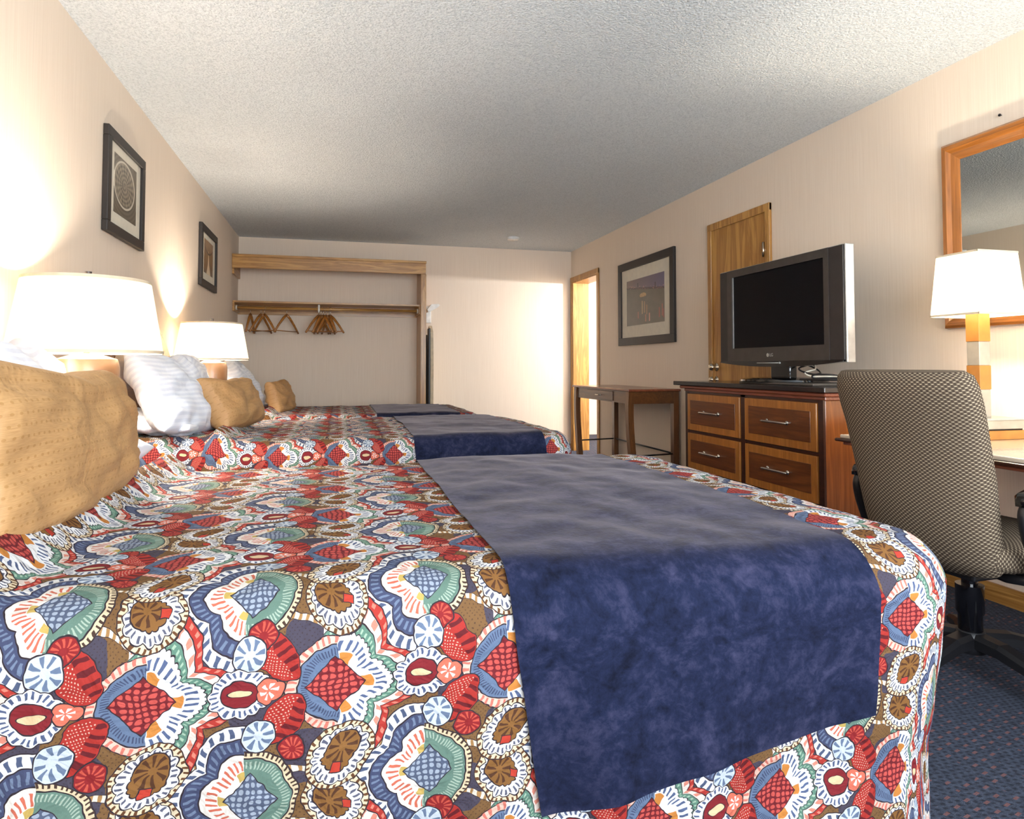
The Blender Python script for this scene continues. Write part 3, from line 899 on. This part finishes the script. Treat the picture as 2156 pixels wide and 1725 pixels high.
def sweep_leg(y, s):
    # front legs bow towards the near side then return
    mb = MB(); secs = []
    for i in range(15):
        u = i / 14; z = .822 * (1 - u)
        bow = -.11 * math.sin(u * PI / 2) ** 2 + .03 * math.sin(u * PI)
        x = -.205 - .01 * u; yy = y + bow * s
        a, b_ = .024, .034 - .006 * u
        secs.append([(x - a, yy - b_, z), (x + a, yy - b_, z), (x + a, yy + b_, z), (x - a, yy + b_, z)])
    mb.loft(secs); return mb
sweep_leg(-.625, 1).done('leg', 'tablewood_z', t); sweep_leg(.625, 1).done('leg', 'tablewood_z', t)
for y in (-.625, .625): MB().box(.18, .228, y - .032, y + .032, 0, .822, .003).done('leg', 'tablewood_z', t)
mb = MB()
for z in (.295,):
    mb.tube([(.2, -.6, z), (.2, .6, z)], .007, 8); mb.tube([(-.2, -.70, z), (.2, -.62, z)], .007, 8); mb.tube([(-.2, .55, z), (.2, .62, z)], .007, 8)
mb.done('stretcher', 'black', t, True)

# ------------------------------------------------------------------ dresser
t = thing('dresser', 'wide cherry dresser with banded drawers and black top under the television', 'dresser', (2.25, 3.35, 0))
MB().box(-.045, .50, -.70, .755, .905, .932, .004).done('top', 'blacktop', t)
mb = MB(); mb.box(-.03, .50, -.685, .70, .885, .905, .008, 3); mb.box(-.012, .50, -.665, .665, .868, .886, .004); mb.done('moulding', 'mould', t)
MB().box(.0, .50, -.65, .65, .06, .868, .003).done('carcass', 'cherry_z', t)
mb = MB(); mb.box(-.012, .0, -.65, -.615, .06, .868); mb.box(-.012, .0, .615, .65, .06, .868); mb.box(-.012, .0, -.022, .022, .06, .868)
for z in (.06, .352, .600): mb.box(-.011, .0, -.62, .62, z, z + .014)
mb.box(-.012, .0, -.62, .62, .856, .868); mb.done('face_frame', 'cherrydark', t)
MB().box(.01, .49, -.64, .64, 0, .06).done('plinth', 'cherrydark', t)
for z0, z1 in ((.074, .352), (.366, .600), (.614, .856)):
    for y0, y1 in ((-.615, -.022), (.022, .615)):
        mb = MB(); mb.box(-.020, -.001, y0 + .004, y1 - .004, z0 + .003, z1 - .003, .003)
        d = mb.done('drawer', 'cherryband', t)
        MB().box(-.023, -.019, y0 + .045, y1 - .045, z0 + .045, z1 - .045, .0015).done('inset_panel', 'cherrypanel', d)
        yc, zc = (y0 + y1) / 2, (z0 + z1) / 2 + .005
        mb = MB()
        mb.tube([(-.05, yc - .105, zc), (-.05, yc - .09, zc), (-.051, yc, zc), (-.05, yc + .09, zc), (-.05, yc + .105, zc)], [.004, .0065, .0075, .0065, .004], 10)
        for s in (-1, 1):
            mb.tube([(-.022, yc + s * .082, zc), (-.052, yc + s * .082, zc)], .006, 8)
            mb.lathe([(.011, -.0275), (.012, -.0235)], 14, (0, yc + s * .082, zc), 'X')
        mb.done('handle', 'chrome', d, True)
for y in (-.60, .60):
    pass

# ------------------------------------------------------------------ television
t = thing('television', 'grey flat-screen television with silver edge standing on the dresser', 'television', (2.46, 3.29, .932))
hw, zb, zt = .545, 1.05 - .932, 1.622 - .932
mb = MB(); sw, sb, stp = .41, 1.13 - .932, 1.577 - .932
mb.box(-.06, -.028, -hw + .10, -sw + .0, zb, zt); mb.box(-.06, -.028, sw - .0, hw - .085, zb, zt)
mb.box(-.06, -.028, -sw, sw, zb, sb); mb.box(-.06, -.028, -sw, sw, stp, zt)
mb.done('bezel', 'bezel', t)
for a, c in ((-hw, -hw + .10), (hw - .085, hw)):
    MB().box(-.057, -.02, a, c, zb, zt, .003).done('speaker_strip', 'bezel2', t)
MB().box(-.05, -.045, -sw - .002, sw + .002, sb - .002, stp + .002).done('screen', 'screen', t)
mb = MB(); mb.box(-.053, -.0495, sw - .006, sw - .001, sb, stp); mb.done('screen_edge_strip', 'silver', t)
mb = MB(); mb.box(-.05, .0, -hw - .012, -hw, zb - .012, zt + .004, .004); mb.box(-.05, .0, hw, hw + .008, zb, zt + .004, .003); mb.box(-.045, .0, -hw, hw, zt, zt + .005)
mb.done('silver_trim', 'silver', t)
MB().box(-.028, .055, -hw + .06, hw - .06, zb + .02, zt - .02, .02, 3).done('back_shell', 'black', t)
pts = []
for i in range(17):
    u = -1 + 2 * i / 16; pts.append((u * (hw - .005), zb - .034 + .026 * abs(u) ** 2.2))
MB().prism([(-hw + .005, zb), (hw - .005, zb)][::-1] + pts, 'X', -.062, -.02).done('lower_grille', 'gloss', t)
mb = MB(); mb.tube([(-.064, -.05, zb - .012), (-.064, .15, zb - .012)], .003, 8); mb.tube([(-.066, -.058, zb - .012), (-.06, -.058, zb - .012)], .006, 12); mb.done('light_bar', 'silver', t, True)
MB().box(-.02, .03, -.085, .085, .018, zb + .02, .008).done('stand_neck', 'gloss', t)
MB().lathe([(.001, .028), (.12, .026), (.20, .02), (.23, .012), (.232, .002), (.001, .002)], 40).done('stand_base', 'gloss', t, 'auto').scale = (.95, 1.15, 1)
# maker's mark: disc and two letters
fc = bpy.data.curves.new('mark_text', 'FONT'); fc.body = 'LG'; fc.size = .026; fc.extrude = .0006
fo = bpy.data.objects.new('mark_text', fc); COL.objects.link(fo)
me = bpy.data.meshes.new_from_object(fo.evaluated_get(bpy.context.evaluated_depsgraph_get()))
bpy.data.objects.remove(fo); me.materials.append(M['silver'])
o = bpy.data.objects.new('lettering', me); COL.objects.link(o); o.parent = t
o.rotation_euler = (PI / 2, 0, -PI / 2); o.location = (-.0605, .035, zb + .026)
MB().lathe([(.001, -.0615), (.011, -.0615), (.011, -.0595)], 24, (0, .052, zb + .034), 'X').done('emblem', 'silver', t, 'auto')
# what lies round its foot
t = thing('turntable_board', 'dark swivel board under the television stand', 'board', (2.47, 3.12, .932))
MB().box(-.19, .19, -.30, .33, .001, .012, .004).done('board', 'swivel', t); 
t.location.z = .932
t2 = bpy.data.objects['television']; t2.location.z = .932 + .0125
for ch in t2.children:
    pass
o = MB()
o.tube([(2.34, 2.99, .962), (2.37, 2.72, .966)], .006, 10)
tag(o.done('stylus_antenna', 'black', None, True), 'thin black rod sticking out past the near end of the television stand', 'antenna')
rng = random.Random(3)
for k, (mt, lab) in enumerate((('black', 'black power cable looped behind the television stand'), ('cream', 'pale cable trailing from the television to the dresser top'), ('metal', 'grey signal cable coiled beside the television stand'))):
    pts = []
    for i in range(26):
        u = i / 25
        pts.append((2.47 + .06 * math.sin(u * 9 + k), 3.17 - .40 * u + .03 * math.sin(u * 14 + k * 2), .958 + .004 * k + (.10 * (1 - u) ** 3) + .010 * abs(math.sin(u * 11 + k))))
    tag(MB().tube(pts, .0045, 8).done('cable', mt, None, True), lab, 'cable', 'cables behind the television')

# ------------------------------------------------------------------ desk, mirror, desk lamp
t = thing('desk', 'long wall desk with pale top and moulded dark wood edge', 'desk', (2.42, 1.0, 0))
MB().box(-.41, .375, -1.3, 1.33, .735, .75, .004).done('desk_top', 'desktop', t)
mb = MB(); mb.box(-.425, .37, -1.31, 1.345, .722, .735, .005); mb.done('edge_band', 'cherrydark', t)
mb = MB(); mb.box(-.405, .36, -1.28, 1.32, .708, .722, .005); mb.done('edge_moulding', 'mould', t)
MB().box(-.36, .35, -1.26, -1.21, 0, .708, .003).done('end_panel', 'cherry_z', t)
MB().box(.30, .34, -1.2, 1.22, .62, .708).done('modesty_panel', 'cherry', t)

t = thing('wall_mirror', 'large amber wood framed mirror on the right wall above the desk', 'mirror', (XR, 1.52, 1.205))
hy, H_ = 1.0, .875
def frame_bar(a, b_, axis):
    prof = [(-.003, 0), (-.030, .004), (-.042, .016), (-.040, .034), (-.026, .05), (-.020, .070), (-.014, .086), (-.003, .088)]
    mb = MB()
    return mb, prof
prof = [(-.003, 0), (-.030, .004), (-.042, .016), (-.040, .034), (-.026, .05), (-.020, .070), (-.014, .086), (-.003, .088)]
def mitre(side):
    mb = MB(); A, B = [], []
    for dx, q in prof:
        if side == 'far': p, r = (dx, hy - q, q), (dx, hy - q, H_ - q)
        if side == 'near': p, r = (dx, -hy + q, q), (dx, -hy + q, H_ - q)
        if side == 'top': p, r = (dx, -hy + q, H_ - q), (dx, hy - q, H_ - q)
        if side == 'bot': p, r = (dx, -hy + q, q), (dx, hy - q, q)
        A.append(p); B.append(r)
    mb.loft([A, B]); return mb
mitre('far').done('frame_side', 'mirwood', t); mitre('near').done('frame_side', 'mirwood', t)
mitre('top').done('frame_rail', 'mirwood_y', t); mitre('bot').done('frame_rail', 'mirwood_y', t)
MB().box(-.012, -.006, -hy + .08, hy - .08, .08, H_ - .08).done('glass', 'mirror', t)

t = thing('desk_lamp', 'square-shaded lamp with stacked wood and metal column on the desk', 'lamp', (2.475, 2.10, .7505))
MB().box(-.115, .115, -.105, .105, 0, .034, .002).done('lower_block', 'lampwood', t)
MB().box(-.10, .10, -.092, .092, .034, .040).done('spacer', 'black', t)
MB().box(-.115, .115, -.105, .105, .040, .074, .002).done('upper_block', 'beigeblock', t)
MB().box(-.125, .125, -.115, .115, .074, .079, .002).done('cap_plate', 'silver', t)
z = .079
for k, hgt in enumerate((.11, .095, .095, .12)):
    mm = 'beigeblock' if k % 2 == 0 else 'lampwood'
    a = .027 if k % 2 == 0 else .029
    MB().box(-a, a, -a, a, z, z + hgt, .002).done('column_block', mm, t); z += hgt
MB().tube([(0, 0, z), (0, 0, z + .06)], .012, 10).done('socket', 'chrome', t, True)
z0, z1 = 1.235 - .75, 1.478 - .75
mb = MB()
def sqr(ax, ay, z): return [(-ax, -ay, z), (ax, -ay, z), (ax, ay, z), (-ax, ay, z)]
T = .002
mb.loft([sqr(.118, .108, z0), sqr(.100, .092, z1)], False); mb.loft([sqr(.118 - T, .108 - T, z0), sqr(.100 - T, .092 - T, z1)], False)
s = mb.done('lamp_shade', 'shade2', t, fixn=False)
for z_, ax, ay in ((z0, .118, .108), (z1, .100, .092)):
    mb = MB(); e = .0015
    mb.box(-ax - e, ax + e, -ay - e, -ay + .002, z_ - .004, z_ + .004); mb.box(-ax - e, ax + e, ay - .002, ay + e, z_ - .004, z_ + .004)
    mb.box(-ax - e, -ax + .002, -ay, ay, z_ - .004, z_ + .004); mb.box(ax - .002, ax + e, -ay, ay, z_ - .004, z_ + .004)
    mb.done('edge_tape', 'shadetrim', s)
l = point('bulb_light', (0, 0, (z0 + z1) / 2), E_DESK, (1, .86, .68), .03); l.parent = t

# ------------------------------------------------------------------ office chair
t = thing('office_chair', 'high-back office chair in brown basket-weave fabric on a black star base', 'chair', (2.06, 1.80, 0), rad(3))
def ring(c, n, hn, hw_, N=28, e=3.2):                       # superellipse in the plane (n, y)
    pts = []
    for k in range(N):
        a = 2 * PI * k / N; ca, sa = math.cos(a), math.sin(a)
        q = (abs(ca) ** (2 / e)) * (1 if ca > 0 else -1) * hw_; p = (abs(sa) ** (2 / e)) * (1 if sa > 0 else -1) * hn
        pts.append((c[0] + n[0] * p + .05 * 0, q, c[1] + n[1] * p))
    return pts
path = [(-.140, .395, .02, .19), (-.160, .41, .045, .215), (-.185, .45, .055, .228), (-.205, .52, .06, .232), (-.222, .60, .062, .236), (-.238, .68, .06, .242), (-.258, .76, .054, .247),
        (-.279, .84, .050, .252), (-.300, .91, .050, .257), (-.315, .965, .048, .256), (-.322, 1.0, .040, .248), (-.325, 1.016, .022, .230)]
secs = []
for i, (x, z, hn, hw_) in enumerate(path):
    a, b_ = path[max(0, i - 1)], path[min(len(path) - 1, i + 1)]
    tx, tz = b_[0] - a[0], b_[1] - a[1]; l_ = math.hypot(tx, tz); n = (tz / l_, -tx / l_)
    secs.append([(p[0] + .035 * (abs(p[1]) / .25) ** 2, p[1], p[2]) for p in ring((x, z), n, hn, hw_)])
MB().loft(secs).done('backrest', 'weave', t, True)
mb = MB(); secs = []
for x, z, hn, hw_ in ((-.19, .455, .03, .19), (-.175, .455, .055, .23), (-.1, .45, .062, .25), (0, .448, .064, .26), (.12, .448, .064, .26), (.22, .444, .06, .255), (.27, .432, .05, .245), (.292, .422, .025, .22)):
    secs.append([(x, q[1], z + (q[2] - z)) for q in ring((x, z), (0, 1), hn, hw_)])
secs = [[(s_[0][0], p[1], p[2]) for p in s_] for s_ in secs]
mb.loft(secs).done('seat', 'weave', t, True)
MB().box(-.16, .18, -.14, .14, .36, .395, .008).done('seat_plate', 'black', t)
mb = MB(); mb.lathe([(.024, .30), (.024, .362)], 20); mb.lathe([(.001, .085), (.028, .085), (.03, .10), (.036, .11), (.036, .20), (.042, .21), (.042, .30), (.001, .30)], 24)
mb.done('gas_column', 'gloss', t, 'auto')
hub = MB().lathe([(.001, .075), (.045, .08), (.055, .10), (.052, .135), (.04, .15), (.001, .15)], 24).done('star_base', 'black', t, 'auto')
for k in range(5):
    a = rad(-96 + 72 * k)
    ca, sa = math.cos(a), math.sin(a); secs = []
    for r, z, wv, hv in ((.03, .125, .032, .022), (.12, .125, .03, .02), (.22, .105, .026, .017), (.31, .082, .022, .014), (.33, .078, .014, .010)):
        secs.append([(ca * r - sa * wv * s1, sa * r + ca * wv * s1, z + hv * s2) for s1, s2 in ((-1, -1), (1, -1), (1, .4), (.6, 1), (-.6, 1), (-1, .4))])
    MB().loft(secs).done('base_arm', 'black', hub)
    mb = MB()
    for s in (-1, 1):
        mb.lathe([(.001, s * .012 - .008), (.024, s * .012 - .008), (.026, s * .012), (.024, s * .012 + .008), (.001, s * .012 + .008)], 18, (0, 0, 0), 'Y')
    mb.tube([(0, 0, .0), (0, 0, .045)], .006, 8)
    mb.done('caster', 'black', hub, 'auto', (ca * .315, sa * .315, .0265), (0, 0, a + .6))
for s in (-1, 1):
    y = s * .30
    pts = [(-.10, .400), (-.12, .45), (-.155, .54), (-.165, .60), (-.145, .632), (-.10, .645), (.0, .65), (.09, .645), (.13, .63), (.13, .59), (.09, .51), (.05, .43), (.04, .395)]
    mb = MB()
    # smooth the loop
    sm = []
    P = [Vector((a, 0, b_)) for a, b_ in pts]
    for i in range(len(P) - 1):
        p0, p1, p2, p3 = P[max(i - 1, 0)], P[i], P[i + 1], P[min(i + 2, len(P) - 1)]
        for q in range(5):
            u = q / 5
            sm.append(.5 * ((2 * p1) + (-p0 + p2) * u + (2 * p0 - 5 * p1 + 4 * p2 - p3) * u * u + (-p0 + 3 * p1 - 3 * p2 + p3) * u ** 3))
    sm.append(P[-1])
    mb.tube([(p.x, y, p.z) for p in sm], .017, 10)
    mb.tube([(.04, y, .39), (.03, y * .6, .38), (.03, y * .4, .378)], .014, 8); mb.tube([(-.10, y, .40), (-.08, y * .6, .38), (-.06, y * .4, .378)], .014, 8)
    ar = mb.done('armrest', 'black', t, True)
    secs = []
    for x, z, wv in ((-.175, .634, .018), (-.16, .648, .03), (-.10, .664, .036), (0, .670, .038), (.10, .664, .036), (.15, .648, .028), (.16, .634, .016)):
        secs.append([(x, y + wv * c_, z + .014 * d_) for c_, d_ in ((-1, -.6), (1, -.6), (1, .3), (.7, 1), (-.7, 1), (-1, .3))])
    MB().loft(secs).done('arm_pad', 'gloss', ar, True)
